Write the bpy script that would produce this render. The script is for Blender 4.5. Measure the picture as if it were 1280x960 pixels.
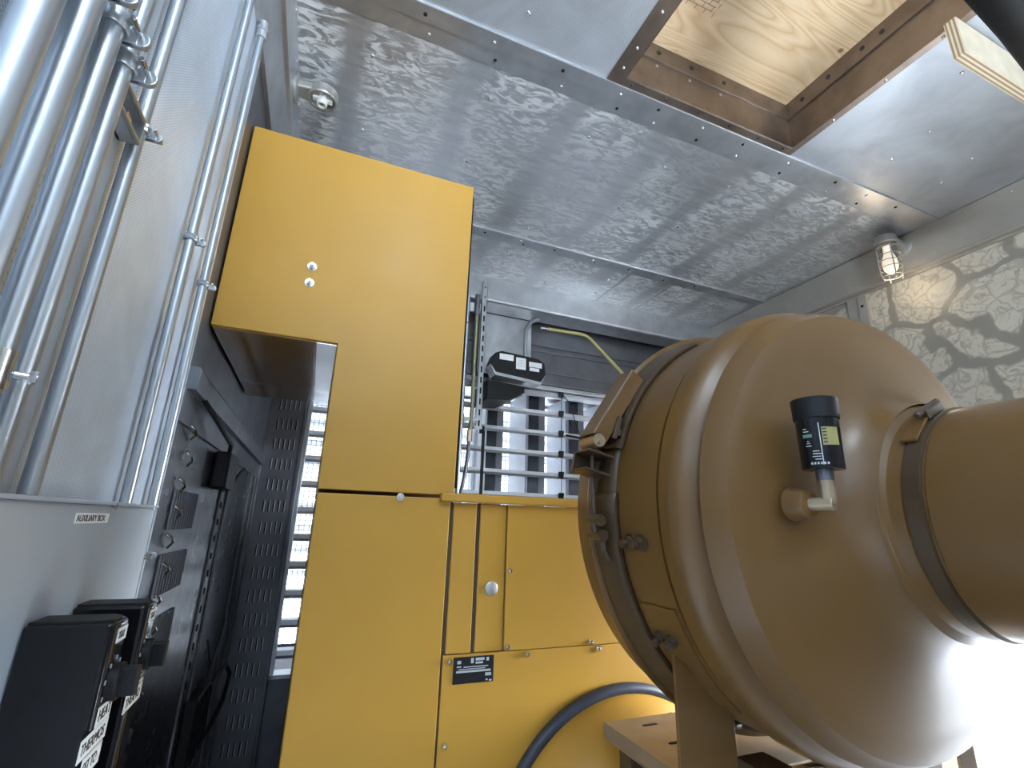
import bpy, bmesh, math, random
from mathutils import Vector, Matrix
random.seed(4)
PI = math.pi
for o in list(bpy.data.objects): bpy.data.objects.remove(o)
SC = bpy.context.scene
C = SC.collection

# ------------------------------------------------------------ camera, light, exposure
CAMZ = 1.7
YAW, PITCH, ROLL, FOC = math.radians(21.699), math.radians(16.3145), math.radians(1.7068), 596.87
cy, sy, cp, sp = math.cos(YAW), math.sin(YAW), math.cos(PITCH), math.sin(PITCH)
F_ = Vector((sy*cp, cy*cp, sp)); R0 = Vector((cy, -sy, 0)); U0 = R0.cross(F_)
RR = math.cos(ROLL)*R0 + math.sin(ROLL)*U0
UU = -math.sin(ROLL)*R0 + math.cos(ROLL)*U0
cam = bpy.data.objects.new('camera', bpy.data.cameras.new('camera')); C.objects.link(cam)
cam.data.sensor_width = 36; cam.data.lens = FOC/1280*36; cam.data.clip_start = 0.02
cam.matrix_world = Matrix(((RR.x, UU.x, -F_.x, 0), (RR.y, UU.y, -F_.y, 0), (RR.z, UU.z, -F_.z, CAMZ), (0, 0, 0, 1)))
SC.camera = cam
SC.view_settings.view_transform = 'Standard'; SC.view_settings.look = 'None'
SC.view_settings.gamma = 1; SC.view_settings.use_curve_mapping = False
SC.view_settings.exposure = 0.68
w = bpy.data.worlds.new('overcast_sky'); SC.world = w; w.use_nodes = True
WORLD_DIM, WORLD_BRIGHT = 1.8, 38.0        # hazy sky, far brighter on the sun side (+X)
bg = w.node_tree.nodes['Background']; wn, wl_ = w.node_tree.nodes, w.node_tree.links
bg.inputs[0].default_value = (0.80, 0.89, 1.0, 1)
tcw = wn.new('ShaderNodeTexCoord'); dt = wn.new('ShaderNodeVectorMath'); dt.operation = 'DOT_PRODUCT'; dt.inputs[1].default_value = (.97, 0, .24)
wl_.new(tcw.outputs['Generated'], dt.inputs[0])
mr = wn.new('ShaderNodeMapRange'); mr.interpolation_type = 'SMOOTHSTEP'
for i_, v_ in ((1, .45), (2, .95), (3, WORLD_DIM), (4, WORLD_BRIGHT)): mr.inputs[i_].default_value = v_
wl_.new(dt.outputs['Value'], mr.inputs[0]); wl_.new(mr.outputs[0], bg.inputs[1])
def portal(name, loc, rot, sx, sz):
    l = bpy.data.lights.new(name, 'AREA'); l.shape = 'RECTANGLE'; l.size = sx; l.size_y = sz
    l.cycles.is_portal = True
    o = bpy.data.objects.new(name, l); C.objects.link(o); o.location = loc; o.rotation_euler = rot
DY0, DY1, DZ1 = -0.1, 1.72, 2.25          # side doorway in the right wall
portal('daylight_side_door', (3.30, (DY0+DY1)/2, DZ1/2), (0, PI/2, 0), DZ1, DY1-DY0)
portal('daylight_louvres', (1.2, 4.3, 1.8), (-PI/2, 0, 0), 3.0, 2.0)

# added fill light, unseen behind the viewpoint, bounced off the ceiling (housing further down)
FLP, FLT, FLE = Vector((.55, -1.5, 2.3)), Vector((.60, -1.3, 3.5)), 150
fl_ = bpy.data.lights.new('added_fill_beam', 'AREA'); fl_.shape = 'RECTANGLE'; fl_.size = .42; fl_.size_y = .30; fl_.energy = FLE; fl_.color = (.78, .90, 1)
flo = bpy.data.objects.new('added_fill_beam', fl_); C.objects.link(flo)
flo.location = FLP; flo.rotation_euler = (FLT-FLP).to_track_quat('-Z', 'Z').to_euler()

# ------------------------------------------------------------ materials
def newmat(name):
    m = bpy.data.materials.new(name); m.use_nodes = True
    nt = m.node_tree; return m, nt, nt.nodes['Principled BSDF'], nt.nodes, nt.links
def coords(nt, scale=(1, 1, 1)):
    n, l = nt.nodes, nt.links
    tc = n.new('ShaderNodeTexCoord'); mp = n.new('ShaderNodeMapping'); mp.inputs['Scale'].default_value = scale
    l.new(tc.outputs['Object'], mp.inputs[0]); return mp.outputs[0]
def noise(nt, vec, scale, detail=4, dist=0, rough=.55):
    t = nt.nodes.new('ShaderNodeTexNoise'); t.inputs['Scale'].default_value = scale
    t.inputs['Detail'].default_value = detail; t.inputs['Distortion'].default_value = dist; t.inputs['Roughness'].default_value = rough
    nt.links.new(vec, t.inputs['Vector']); return t.outputs['Fac']
def ramp(nt, fac, stops):
    r = nt.nodes.new('ShaderNodeValToRGB'); e = r.color_ramp.elements
    e[0].position, e[0].color = stops[0][0], (*stops[0][1], 1) if len(stops[0][1]) == 3 else stops[0][1]
    e[1].position, e[1].color = stops[-1][0], (*stops[-1][1], 1)
    for p, c in stops[1:-1]:
        x = e.new(p); x.color = (*c, 1)
    nt.links.new(fac, r.inputs[0]); return r.outputs[0]
def mixc(nt, fac, a, b, mode='MIX'):
    m = nt.nodes.new('ShaderNodeMix'); m.data_type = 'RGBA'; m.blend_type = mode
    for s, v in ((m.inputs['Factor'], fac), (m.inputs['A'], a), (m.inputs['B'], b)):
        if hasattr(v, 'is_linked') or hasattr(v, 'node'): nt.links.new(v, s)
        else: s.default_value = v if isinstance(v, float) else (*v, 1)
    return m.outputs['Result']
def math_(nt, op, a, b=None, clamp=False):
    m = nt.nodes.new('ShaderNodeMath'); m.operation = op; m.use_clamp = clamp
    for i, v in enumerate((a, b)):
        if v is None: continue
        if isinstance(v, (int, float)): m.inputs[i].default_value = v
        else: nt.links.new(v, m.inputs[i])
    return m.outputs[0]
def bump(nt, h, st, dist=.01):
    b = nt.nodes.new('ShaderNodeBump'); b.inputs['Strength'].default_value = st; b.inputs['Distance'].default_value = dist
    nt.links.new(h, b.inputs['Height']); return b.outputs[0]
def g3(v): return (v, v, v)

def simple(name, col, rough=.5, metal=0., var=.12, vscale=6, coat=0., bmp=.0, rvar=.04, spec=.5):
    m, nt, p, n, l = newmat(name)
    v = coords(nt); f = noise(nt, v, vscale, 5)
    a = tuple(max(0, c*(1-var)) for c in col); b = tuple(min(1, c*(1+var)) for c in col)
    l.new(ramp(nt, f, [(.3, a), (.7, b)]), p.inputs['Base Color'])
    l.new(ramp(nt, noise(nt, v, vscale*2.3, 4), [(.3, g3(max(0.02, rough-rvar))), (.7, g3(min(1, rough+rvar)))]), p.inputs['Roughness'])
    p.inputs['Metallic'].default_value = metal; p.inputs['Coat Weight'].default_value = coat
    p.inputs['Coat Roughness'].default_value = .12; p.inputs['Specular IOR Level'].default_value = spec
    if bmp: l.new(bump(nt, noise(nt, v, 60, 3), bmp, .002), p.inputs['Normal'])
    return m

def ceiling_mat():
    m, nt, p, n, l = newmat('galvanised_ceiling')
    v = coords(nt); vs = coords(nt, (1.0, 2.6, 1))
    big = noise(nt, v, .9, 3); fine = noise(nt, vs, 8.5, 6, 1.9, .62)
    patch = ramp(nt, fine, [(.46, g3(0)), (.56, g3(1))])
    # drying patches keep clear of the joist lines every half metre
    sx = n.new('ShaderNodeSeparateXYZ'); l.new(v, sx.inputs[0])
    u = math_(nt, 'ADD', math_(nt, 'MULTIPLY', sx.outputs[0], 1/.47), math_(nt, 'MULTIPLY', noise(nt, v, 3, 2), .35))
    fr = math_(nt, 'PINGPONG', u, .5)
    band = ramp(nt, fr, [(.06, g3(0)), (.17, g3(1))])
    area = math_(nt, 'MULTIPLY', band, ramp(nt, big, [(.38, g3(.25)), (.58, g3(1))]))
    fac = math_(nt, 'MULTIPLY', patch, area)
    base = ramp(nt, noise(nt, coords(nt, (1, 8, 1)), 4, 4), [(.3, (.52, .535, .56)), (.7, (.60, .615, .64))])
    l.new(mixc(nt, math_(nt, 'MULTIPLY', fac, .9), base, (.86, .87, .88)), p.inputs['Base Color'])
    l.new(ramp(nt, fac, [(0, g3(.31)), (1, g3(.5))]), p.inputs['Roughness'])
    l.new(ramp(nt, fac, [(0, g3(.7)), (1, g3(.25))]), p.inputs['Metallic'])
    l.new(bump(nt, noise(nt, coords(nt, (1, 3, 1)), 5, 3), .12, .02), p.inputs['Normal'])
    return m

def perf_mat(name, ax, col, pitch=.0065, metal=.6, amt=.55):
    m, nt, p, n, l = newmat(name)
    v = coords(nt); s = n.new('ShaderNodeSeparateXYZ'); l.new(v, s.inputs[0])
    k = 2*PI/pitch
    a = math_(nt, 'SINE', math_(nt, 'MULTIPLY', s.outputs[ax[0]], k)); b = math_(nt, 'SINE', math_(nt, 'MULTIPLY', s.outputs[ax[1]], k))
    h = math_(nt, 'MULTIPLY', a, b)
    hole = ramp(nt, h, [(.25, g3(0)), (.55, g3(1))])
    base = ramp(nt, noise(nt, v, 5, 5, .8), [(.3, tuple(c*.86 for c in col)), (.7, tuple(min(1, c*1.12) for c in col))])
    l.new(mixc(nt, math_(nt, 'MULTIPLY', hole, amt), base, (.06, .065, .075)), p.inputs['Base Color'])
    p.inputs['Metallic'].default_value = metal; p.inputs['Roughness'].default_value = .42
    return m

def frost_wall():
    m, nt, p, n, l = newmat('dried_runs_wall')
    v = coords(nt)
    nz = n.new('ShaderNodeTexNoise'); nz.inputs['Scale'].default_value = 4; nz.inputs['Detail'].default_value = 3; l.new(v, nz.inputs['Vector'])
    vm = n.new('ShaderNodeVectorMath'); vm.operation = 'MULTIPLY_ADD'; l.new(nz.outputs['Color'], vm.inputs[0]); vm.inputs[1].default_value = (.22, .22, .22); l.new(v, vm.inputs[2])
    def vor(scale, lo, hi):
        t = n.new('ShaderNodeTexVoronoi'); t.feature = 'DISTANCE_TO_EDGE'; t.inputs['Scale'].default_value = scale
        l.new(vm.outputs[0], t.inputs['Vector']); return ramp(nt, t.outputs['Distance'], [(lo, g3(0)), (hi, g3(1))])
    c = math_(nt, 'MULTIPLY', vor(2.6, .045, .075), math_(nt, 'MAXIMUM', vor(8, .02, .05), .5))
    f = math_(nt, 'MULTIPLY', c, ramp(nt, noise(nt, vm.outputs[0], 26, 4, 1.2), [(.36, g3(.3)), (.50, g3(1))]))
    l.new(mixc(nt, f, (.31, .29, .245), (.58, .535, .44)), p.inputs['Base Color'])
    l.new(ramp(nt, f, [(0, g3(.38)), (1, g3(.7))]), p.inputs['Roughness'])
    p.inputs['Metallic'].default_value = .25
    return m

def plywood():
    m, nt, p, n, l = newmat('plywood_face')
    f0 = noise(nt, coords(nt, (.45, 2.6, 1)), 2.0, 3, .9, .35)
    ringf = math_(nt, 'PINGPONG', math_(nt, 'MULTIPLY', f0, 40), 1.)
    fib = noise(nt, coords(nt, (3, 60, 3)), 3, 3)
    g = mixc(nt, math_(nt, 'MULTIPLY', fib, .35), ramp(nt, ringf, [(.0, (.56, .37, .20)), (.3, (.64, .46, .27)), (.9, (.72, .55, .35))]), (.48, .30, .16))
    kn = n.new('ShaderNodeTexVoronoi'); kn.inputs['Scale'].default_value = 4.4; l.new(coords(nt, (1, 1.2, 1)), kn.inputs['Vector'])
    k = ramp(nt, kn.outputs['Distance'], [(.035, g3(1)), (.075, g3(0))])
    l.new(mixc(nt, math_(nt, 'MULTIPLY', k, .8), g, (.13, .06, .025)), p.inputs['Base Color'])
    p.inputs['Roughness'].default_value = .7
    return m
def ply_edge():
    m, nt, p, n, l = newmat('plywood_edge')
    s = n.new('ShaderNodeSeparateXYZ'); l.new(coords(nt), s.inputs[0])
    f = math_(nt, 'PINGPONG', math_(nt, 'MULTIPLY', s.outputs[1], 1/.006), 1.)
    l.new(ramp(nt, f, [(.35, (.30, .21, .13)), (.65, (.66, .55, .38))]), p.inputs['Base Color']); p.inputs['Roughness'].default_value = .8
    return m

M = dict(
 ceil=ceiling_mat(), perfceil=perf_mat('perforated_ceiling_liner', (0, 1), (.50, .53, .57), .008, .5, .4),
 perf=perf_mat('perforated_wall_liner', (1, 2), (.66, .74, .84), .0062, .35, .34),
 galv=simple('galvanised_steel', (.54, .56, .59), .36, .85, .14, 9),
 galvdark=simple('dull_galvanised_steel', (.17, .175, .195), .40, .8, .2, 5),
 dark=simple('dark_steel', (.05, .053, .065), .30, .7, .25, 7),
 conduit=simple('zinc_conduit', (.45, .48, .51), .34, .92, .02, 14, 0, 0, .01),
 channel=simple('flat_zinc', (.48, .50, .52), .42, .7, .08, 12),
 frost=frost_wall(), flange=simple('primed_flange', (.42, .395, .35), .42, .45, .1, 4),
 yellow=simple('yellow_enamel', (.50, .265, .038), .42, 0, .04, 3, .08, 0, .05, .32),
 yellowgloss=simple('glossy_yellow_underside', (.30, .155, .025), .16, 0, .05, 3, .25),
 tan=simple('tan_painted_steel', (.135, .069, .020), .34, 0, .03, 2, .15, 0, .03, .35),
 tandark=simple('worn_tan_steel', (.062, .037, .018), .38, .05, .08, 4, .2),
 bare=simple('bare_bracket_steel', (.33, .27, .20), .38, .5, .12, 14),
 auxbox=simple('grey_enamel_box', (.44, .49, .54), .30, .1, .04, 3, .3),
 black=simple('gloss_black_plastic', (.006, .006, .008), .18, 0, .1, 10, .1, 0, .03, .3),
 matte=simple('matt_black_plastic', (.012, .012, .013), .5, 0, .1, 20, 0, 0, .03, .25),
 rubber=simple('black_rubber', (.006, .006, .007), .55, 0, .15, 20, 0, 0, .03, .15), edging=simple('grey_edging_rubber', (.035, .04, .055), .4, 0, .15, 30),
 sticker=simple('white_sticker', (.80, .81, .80), .5, 0, .03, 20),
 ink=simple('black_ink', (.015, .015, .015), .6), inkwhite=simple('pale_ink', (.45, .47, .47), .6),
 scale=simple('yellow_scale_strip', (.32, .28, .10), .5), green=simple('green_mark', (.10, .22, .16), .5),
 chrome=simple('zinc_fastener', (.72, .73, .74), .2, 1., .08, 40),
 hole=simple('black_hole', (.004, .004, .005), .9),
 yelcond=simple('yellow_green_conduit', (.46, .42, .16), .4, .1, .08, 12), olive=simple('olive_conduit', (.27, .26, .15), .35, .4, .08, 12),
 ivory=simple('ivory_porcelain', (.78, .78, .74), .25, 0, .03, 12, .4),
 lampcast=simple('grey_cast_aluminium', (.42, .41, .385), .42, .6, .08, 12),
 bulb=simple('milky_bulb', (.9, .84, .72), .25), ply=plywood(), plyedge=ply_edge(),
 plydark=simple('weathered_plywood', (.62, .53, .40), .75, 0, .12, 12),
 rust=simple('stained_frame_steel', (.24, .19, .155), .34, .8, .3, 6),
 floor=simple('steel_floor', (.16, .165, .17), .5, .3, .15, 4),
 ground=simple('pale_ground', (.62, .63, .64), .9, 0, .1, .4),
 baffle=simple('grey_baffle', (.40, .42, .46), .42, .4, .05, 8),
 blade=simple('aluminium_blade', (.74, .76, .79), .42, .8, .03, 6),
 copper=simple('brass_fitting', (.42, .33, .22), .35, .7, .1, 20),
)
gm, nt, p, n, l = newmat('clear_glass'); p.inputs['Base Color'].default_value = (.93, .92, .88, 1); p.inputs['Transmission Weight'].default_value = 1; p.inputs['Roughness'].default_value = .08; p.inputs['IOR'].default_value = 1.2
v = coords(nt); l.new(ramp(nt, noise(nt, v, 30), [(.3, g3(.05)), (.7, g3(.18))]), p.inputs['Roughness'])
M['glass'] = gm
gm, nt, p, n, l = newmat('glowing_bulb'); p.inputs['Base Color'].default_value = (.9, .85, .75, 1)
p.inputs['Emission Color'].default_value = (1, .86, .66, 1); p.inputs['Emission Strength'].default_value = .45
l.new(ramp(nt, noise(nt, coords(nt), 20), [(.3, g3(.2)), (.7, g3(.35))]), p.inputs['Roughness'])
M['bulb'] = gm

# ------------------------------------------------------------ mesh helpers
OFF = {}
def basis(d):
    d = Vector(d).normalized(); u = d.orthogonal().normalized(); return u, d.cross(u), d
class MB:
    def __init__(s): s.b = bmesh.new(); s.mi = 0
    def _mi(s, fs):
        for f in fs: f.material_index = s.mi
    def box(s, x0, x1, y0, y1, z0, z1):
        b = s.b; v = [b.verts.new((x, y, z)) for x in (x0, x1) for y in (y0, y1) for z in (z0, z1)]
        s._mi([b.faces.new([v[i] for i in q]) for q in ((0, 1, 3, 2), (4, 6, 7, 5), (0, 4, 5, 1), (2, 3, 7, 6), (0, 2, 6, 4), (1, 5, 7, 3))]); return s
    def obox(s, c, ax, ay, az, hx, hy, hz):
        b = s.b; c = Vector(c); ax, ay, az = Vector(ax).normalized(), Vector(ay).normalized(), Vector(az).normalized()
        v = [b.verts.new(c + ax*hx*i + ay*hy*j + az*hz*k) for i in (-1, 1) for j in (-1, 1) for k in (-1, 1)]
        s._mi([b.faces.new([v[i] for i in q]) for q in ((0, 1, 3, 2), (4, 6, 7, 5), (0, 4, 5, 1), (2, 3, 7, 6), (0, 2, 6, 4), (1, 5, 7, 3))]); return s
    def rings(s, rings, caps=True, closed=False):
        b = s.b; R = [[b.verts.new(q) for q in r] for r in rings]; fs = []
        n = len(R[0]); m = len(R)
        for i in range(m if closed else m-1):
            A, B = R[i], R[(i+1) % m]
            for j in range(n): fs.append(b.faces.new((A[j], A[(j+1) % n], B[(j+1) % n], B[j])))
        if caps and not closed: fs += [b.faces.new(R[0][::-1]), b.faces.new(R[-1])]
        s._mi(fs); return s
    def cyl(s, p0, p1, r, r1=None, seg=20):
        p0, p1 = Vector(p0), Vector(p1); u, v, d = basis(p1-p0); r1 = r if r1 is None else r1
        f = lambda p, q: [p + q*(math.cos(2*PI*i/seg)*u + math.sin(2*PI*i/seg)*v) for i in range(seg)]
        return s.rings([f(p0, r), f(p1, r1)])
    def tube(s, pts, r, seg=12, closed=False):
        pts = [Vector(p) for p in pts]; R = []; n = len(pts)
        u = None
        for i, p in enumerate(pts):
            t = (pts[(i+1) % n] - pts[i-1]) if (closed or 0 < i < n-1) else (pts[1]-pts[0] if i == 0 else pts[-1]-pts[-2])
            t.normalize()
            if u is None: u = t.orthogonal().normalized()
            else: u = (u - t*u.dot(t)).normalized()
            w_ = t.cross(u)
            R.append([p + r*(math.cos(2*PI*k/seg)*u + math.sin(2*PI*k/seg)*w_) for k in range(seg)])
        return s.rings(R, closed=closed)
    def lathe(s, c, axis, prof, seg=64, a0=0, a1=2*PI):
        """prof: (distance along axis, radius)"""
        c = Vector(c); d = Vector(axis).normalized()
        u = Vector((1, 0, 0)) if abs(d.x) < .9 else Vector((0, 1, 0)); v = d.cross(u)
        full = abs(a1-a0-2*PI) < 1e-6; n = seg if full else seg+1
        R = [[c + d*h + max(r, 1e-5)*(math.cos(a0+(a1-a0)*i/seg)*u + math.sin(a0+(a1-a0)*i/seg)*v) for i in range(n)] for h, r in prof]
        b = s.b; V = [[b.verts.new(q) for q in r] for r in R]; fs = []
        for i in range(len(V)-1):
            for j in range(n if full else n-1):
                fs.append(b.faces.new((V[i][j], V[i][(j+1) % n], V[i+1][(j+1) % n], V[i+1][j])))
        s._mi(fs); return s
    def prism(s, poly, axis, a, b_):
        """poly in the two other axes, extruded along axis 'x','y','z' from a to b"""
        def P(q, t): return {'x': (t, q[0], q[1]), 'y': (q[0], t, q[1]), 'z': (q[0], q[1], t)}[axis]
        b = s.b; A = [b.verts.new(P(q, a)) for q in poly]; B = [b.verts.new(P(q, b_)) for q in poly]
        n = len(poly); fs = [b.faces.new(A[::-1]), b.faces.new(B)]
        for i in range(n): fs.append(b.faces.new((A[i], A[(i+1) % n], B[(i+1) % n], B[i])))
        s._mi(fs); return s
    def sphere(s, c, r, sx=1, sy=1, sz=1):
        g = bmesh.ops.create_uvsphere(s.b, u_segments=16, v_segments=10, radius=r)
        for v in g['verts']: v.co = Vector((v.co.x*sx, v.co.y*sy, v.co.z*sz)) + Vector(c)
        return s
    def build(s, name, mat, parent=None, bevel=0, smooth=False, seg=2, mats=None):
        me = bpy.data.meshes.new(name)
        bmesh.ops.remove_doubles(s.b, verts=s.b.verts, dist=1e-6)
        bmesh.ops.recalc_face_normals(s.b, faces=s.b.faces)
        s.b.to_mesh(me); s.b.free()
        for mm in (mats or [mat]): me.materials.append(M[mm])
        o = bpy.data.objects.new(name, me); C.objects.link(o)
        if parent is not None:
            off = OFF.get(parent, Vector((0, 0, 0)))
            me.transform(Matrix.Translation(-off)); o.parent = parent; OFF[o] = off
        if smooth:
            for f in me.polygons: f.use_smooth = True
            me.set_sharp_from_angle(angle=math.radians(38))
        if bevel:
            md = o.modifiers.new('bevel', 'BEVEL'); md.width = bevel; md.segments = seg; md.limit_method = 'ANGLE'; md.angle_limit = math.radians(40)
        return o
def thing(name, label, cat, loc, group=None):
    o = bpy.data.objects.new(name, None); C.objects.link(o); o.location = loc; o.empty_display_size = .05
    OFF[o] = Vector(loc); o['label'] = label; o['category'] = cat
    if group: o['group'] = group
    return o
def tag(o, label, cat, group=None):
    o['label'] = label; o['category'] = cat
    if group: o['group'] = group
    return o
def struct(o): o['kind'] = 'structure'; return o
def rebase(o, loc):
    o.data.transform(Matrix.Translation(-Vector(loc))); o.location = loc; OFF[o] = Vector(loc); return o
def text(name, body, size, origin, right, up, mat, parent, sx=1.0, align='LEFT'):
    cu = bpy.data.curves.new(name, 'FONT'); cu.body = body; cu.size = size; cu.align_x = align; cu.extrude = .0004
    t = bpy.data.objects.new(name, cu); C.objects.link(t); bpy.context.view_layer.update()
    me = bpy.data.meshes.new_from_object(t.evaluated_get(bpy.context.evaluated_depsgraph_get()))
    bpy.data.objects.remove(t); bpy.data.curves.remove(cu)
    r, u = Vector(right).normalized(), Vector(up).normalized(); nn = r.cross(u)
    mt = Matrix(((r.x*sx, u.x, nn.x, origin[0]), (r.y*sx, u.y, nn.y, origin[1]), (r.z*sx, u.z, nn.z, origin[2]), (0, 0, 0, 1)))
    me.transform(mt); me.name = name; me.materials.clear(); me.materials.append(M[mat])
    off = OFF.get(parent, Vector((0, 0, 0))); me.transform(Matrix.Translation(-off))
    o = bpy.data.objects.new(name, me); C.objects.link(o); o.parent = parent; OFF[o] = off; return o
def screw_mb(p, nrm, r=.008, h=.005):
    p = Vector(p); nrm = Vector(nrm).normalized(); m = MB(); m.lathe(p, nrm, [(0, r), (h*.5, r*.9), (h, r*.5), (h*1.1, 0)], seg=10); return m
def hexbolt(parent, p, nrm, s=1., name='bolt', mat='chrome'):
    """washer, hexagonal nut and protruding thread"""
    p = Vector(p); d = Vector(nrm).normalized(); m = MB()
    m.cyl(p, p+d*.002*s, .014*s, seg=20); m.cyl(p+d*.002*s, p+d*.011*s, .010*s, seg=6); m.cyl(p+d*.011*s, p+d*.022*s, .0055*s, seg=12)
    return m.build(name, mat, parent, bevel=.0006)

# ------------------------------------------------------------ structure
XL, XR, YB, YF, ZC = -.33, 3.25, 3.40, -2.5, 3.5
struct(MB().box(XL-.1, XR+.1, YF-.1, 4.4, -.06, 0).build('floor', 'floor'))
gr = MB(); gr.box(-30, 30, -30, 30, -.30, -.2); struct(gr.build('ground', 'ground'))
# ceiling: opening for the roof hatch X .976-1.942, Y 0.20-1.276
HX0, HX1, HY0, HY1 = .976, 1.942, .20, 1.276
c = MB()
for x0, x1, y0, y1 in ((XL-.1, HX0, YF-.1, HY1), (HX1, XR+.1, YF-.1, HY1), (HX0, HX1, YF-.1, HY0), (XL-.1, XR+.1, HY1, 1.31)): c.box(x0, x1, y0, y1, ZC, ZC+.05)
ceil_front = struct(c.build('ceiling', 'perfceil'))
ceil = struct(MB().box(XL-.1, XR+.1, 1.31, YB+.1, ZC, ZC+.05).build('ceiling', 'ceil'))
for i, (x, y) in enumerate([(x, y) for y in (1.62, 2.0, 2.4, 2.76, 3.0) for x in (0, .5, 1.02, 1.45, 1.87, 2.4, 2.86)]):
    screw_mb((x+random.uniform(-.02, .02), y+random.uniform(-.02, .02), ZC), (0, 0, -1), .009).build('screw', 'chrome', ceil, smooth=True)
for x, y in ((2.45, 1.13), (2.42, .95), (2.86, 1.13), (2.8, .97), (2.4, .6), (2.2, .72), (2.9, .7), (.5, 1.2), (.45, .9)):
    screw_mb((x, y, ZC), (0, 0, -1), .009).build('screw', 'chrome', ceil_front, smooth=True)
# seam strips
def strip(y0, y1, n, screws, x0=XL, x1=XR-.04):
    m = MB(); m.prism([(y0, ZC), (y0, ZC-.0095), (y0+.002, ZC-.010), (y0+(y1-y0)*.45, ZC-.010), (y0+(y1-y0)*.48, ZC-.004), (y1-.004, ZC-.004), (y1, ZC)], 'x', x0, x1)
    o = struct(m.build(n, 'galv'))
    for k, x in enumerate(screws):
        screw_mb((x, y0+.035, ZC-.010), (0, 0, -1), .008).build('screw', 'chrome' if k % 2 else 'hole', o, smooth=True)
        screw_mb((x+.03, y1-.035, ZC-.004), (0, 0, -1), .007).build('screw', 'hole' if k % 2 else 'chrome', o, smooth=True)
strip(1.312, 1.455, 'trim_1', [.15, .42, .72, 1.0, 1.2, 1.45, 1.7, 2.0, 2.35, 2.6, 2.85])
strip(2.52, 2.62, 'trim_2', [.8, 1.05, 1.3, 1.6, 1.9, 2.2, 2.5])
struct(MB().box(1.955, 1.97, 2.62, 3.11, ZC-.004, ZC).build('trim_3', 'galv'))
struct(MB().box(2.34, 2.355, 2.62, 3.11, ZC-.004, ZC).build('trim_4', 'galv'))

# walls
struct(MB().box(XL-.1, XL, YF, 1.37, 0, 3.12).build('wall_left', 'perf'))
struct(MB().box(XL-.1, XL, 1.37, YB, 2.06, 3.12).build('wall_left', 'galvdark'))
struct(MB().box(XL-.1, XL, 1.37, YB, 0, .05).box(XL-.1, XL, YF, YB, 3.12, ZC).build('wall_left', 'galv'))
w_ = MB(); w_.box(XR, XR+.08, DY1, 4.4, 0, ZC).box(XR, XR+.08, YF, DY0, 0, ZC).box(XR, XR+.08, DY0, DY1, DZ1, ZC)
struct(w_.build('wall_right', 'frost'))
w_ = MB(); w_.box(XL, XR, YF-.1, YF, 0, ZC)
struct(w_.build('wall_front', 'galv'))
# left flange and its shiny backing sheet
fl = struct(MB().prism([(-.29, ZC), (-.29, 3.262), (-.284, 3.256), (-.31, 3.250), (XL, 3.250), (XL, ZC)], 'y', YF, YB).build('trim_5', 'galv'))
struct(MB().prism([(XL, 3.25), (-.296, 3.25), (-.318, 3.06), (XL, 3.06)], 'y', YF, YB).build('trim_6', 'galv'))
fr = struct(MB().prism([(3.20, ZC-.004), (3.20, 3.262), (3.192, 3.256), (3.205, 3.250), (3.235, 3.250), (3.235, 3.236), (XR, 3.236), (XR, ZC-.004)], 'y', YF, YB).build('trim_7', 'flange'))
for y in (.55, .8, 1.0, 1.2, 1.38, 1.68, 1.85, 2.1): screw_mb((3.20, y, 3.46-.15*(int(y*20) % 2)), (-1, 0, 0), .008).build('screw', 'lampcast', fr, smooth=True)
for y in (1.5, 1.62, 1.72, 1.95, 2.05): screw_mb((-.29, y, 3.47), (1, 0, 0), .006).build('screw', 'chrome', fl, smooth=True)
# wall post on the right
po = MB(); po.box(3.235, XR, 1.80, 1.93, DZ1-.1, 3.236).box(3.225, 3.236, 1.80, 1.855, DZ1-.1, 3.236)
po.mi = 1; po.cyl((3.2235, 1.83, 3.16), (3.2255, 1.83, 3.16), .010)
struct(po.build('trim_8', None, mats=['flange', 'hole'], bevel=.002))
# door frame round the side doorway
df = MB(); df.box(3.2, 3.26, DY1-.02, DY1+.05, 0, DZ1+.05).box(3.2, 3.26, DY0-.05, DY1, DZ1, DZ1+.05)
struct(df.build('door_2', 'flange', bevel=.003))
# beam under the ceiling at the back
bm_ = MB(); bm_.prism([(3.105, ZC), (3.105, 3.318), (3.11, 3.306), (3.12, 3.30), (3.30, 3.30), (3.30, ZC)], 'x', XL, XR)
struct(bm_.build('trim_9', 'galv'))
# back wall with louvre opening  X -.10..2.75  Z .85..2.80
LX0, LX1, LZ0, LZ1 = -.10, 2.75, .80, 2.79
wb = MB(); wb.box(LX0, LX1, YB, YB+.06, LZ1, ZC).box(LX1, XR, YB, YB+.06, 0, ZC).box(XL, LX0, YB, YB+.06, 0, ZC).box(LX0, LX1, YB, YB+.06, 0, LZ0)
for z, h in ((2.80, .035), (2.90, .012), (3.08, .012), (3.13, .03)): wb.box(LX0, XR, YB-.02, YB, z, z+h)
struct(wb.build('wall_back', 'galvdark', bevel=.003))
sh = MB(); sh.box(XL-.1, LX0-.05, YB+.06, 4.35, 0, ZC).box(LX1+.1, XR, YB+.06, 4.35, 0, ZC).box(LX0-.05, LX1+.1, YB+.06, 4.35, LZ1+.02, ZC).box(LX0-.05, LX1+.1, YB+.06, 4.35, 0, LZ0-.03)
struct(sh.build('wall_back', 'galvdark'))

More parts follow.
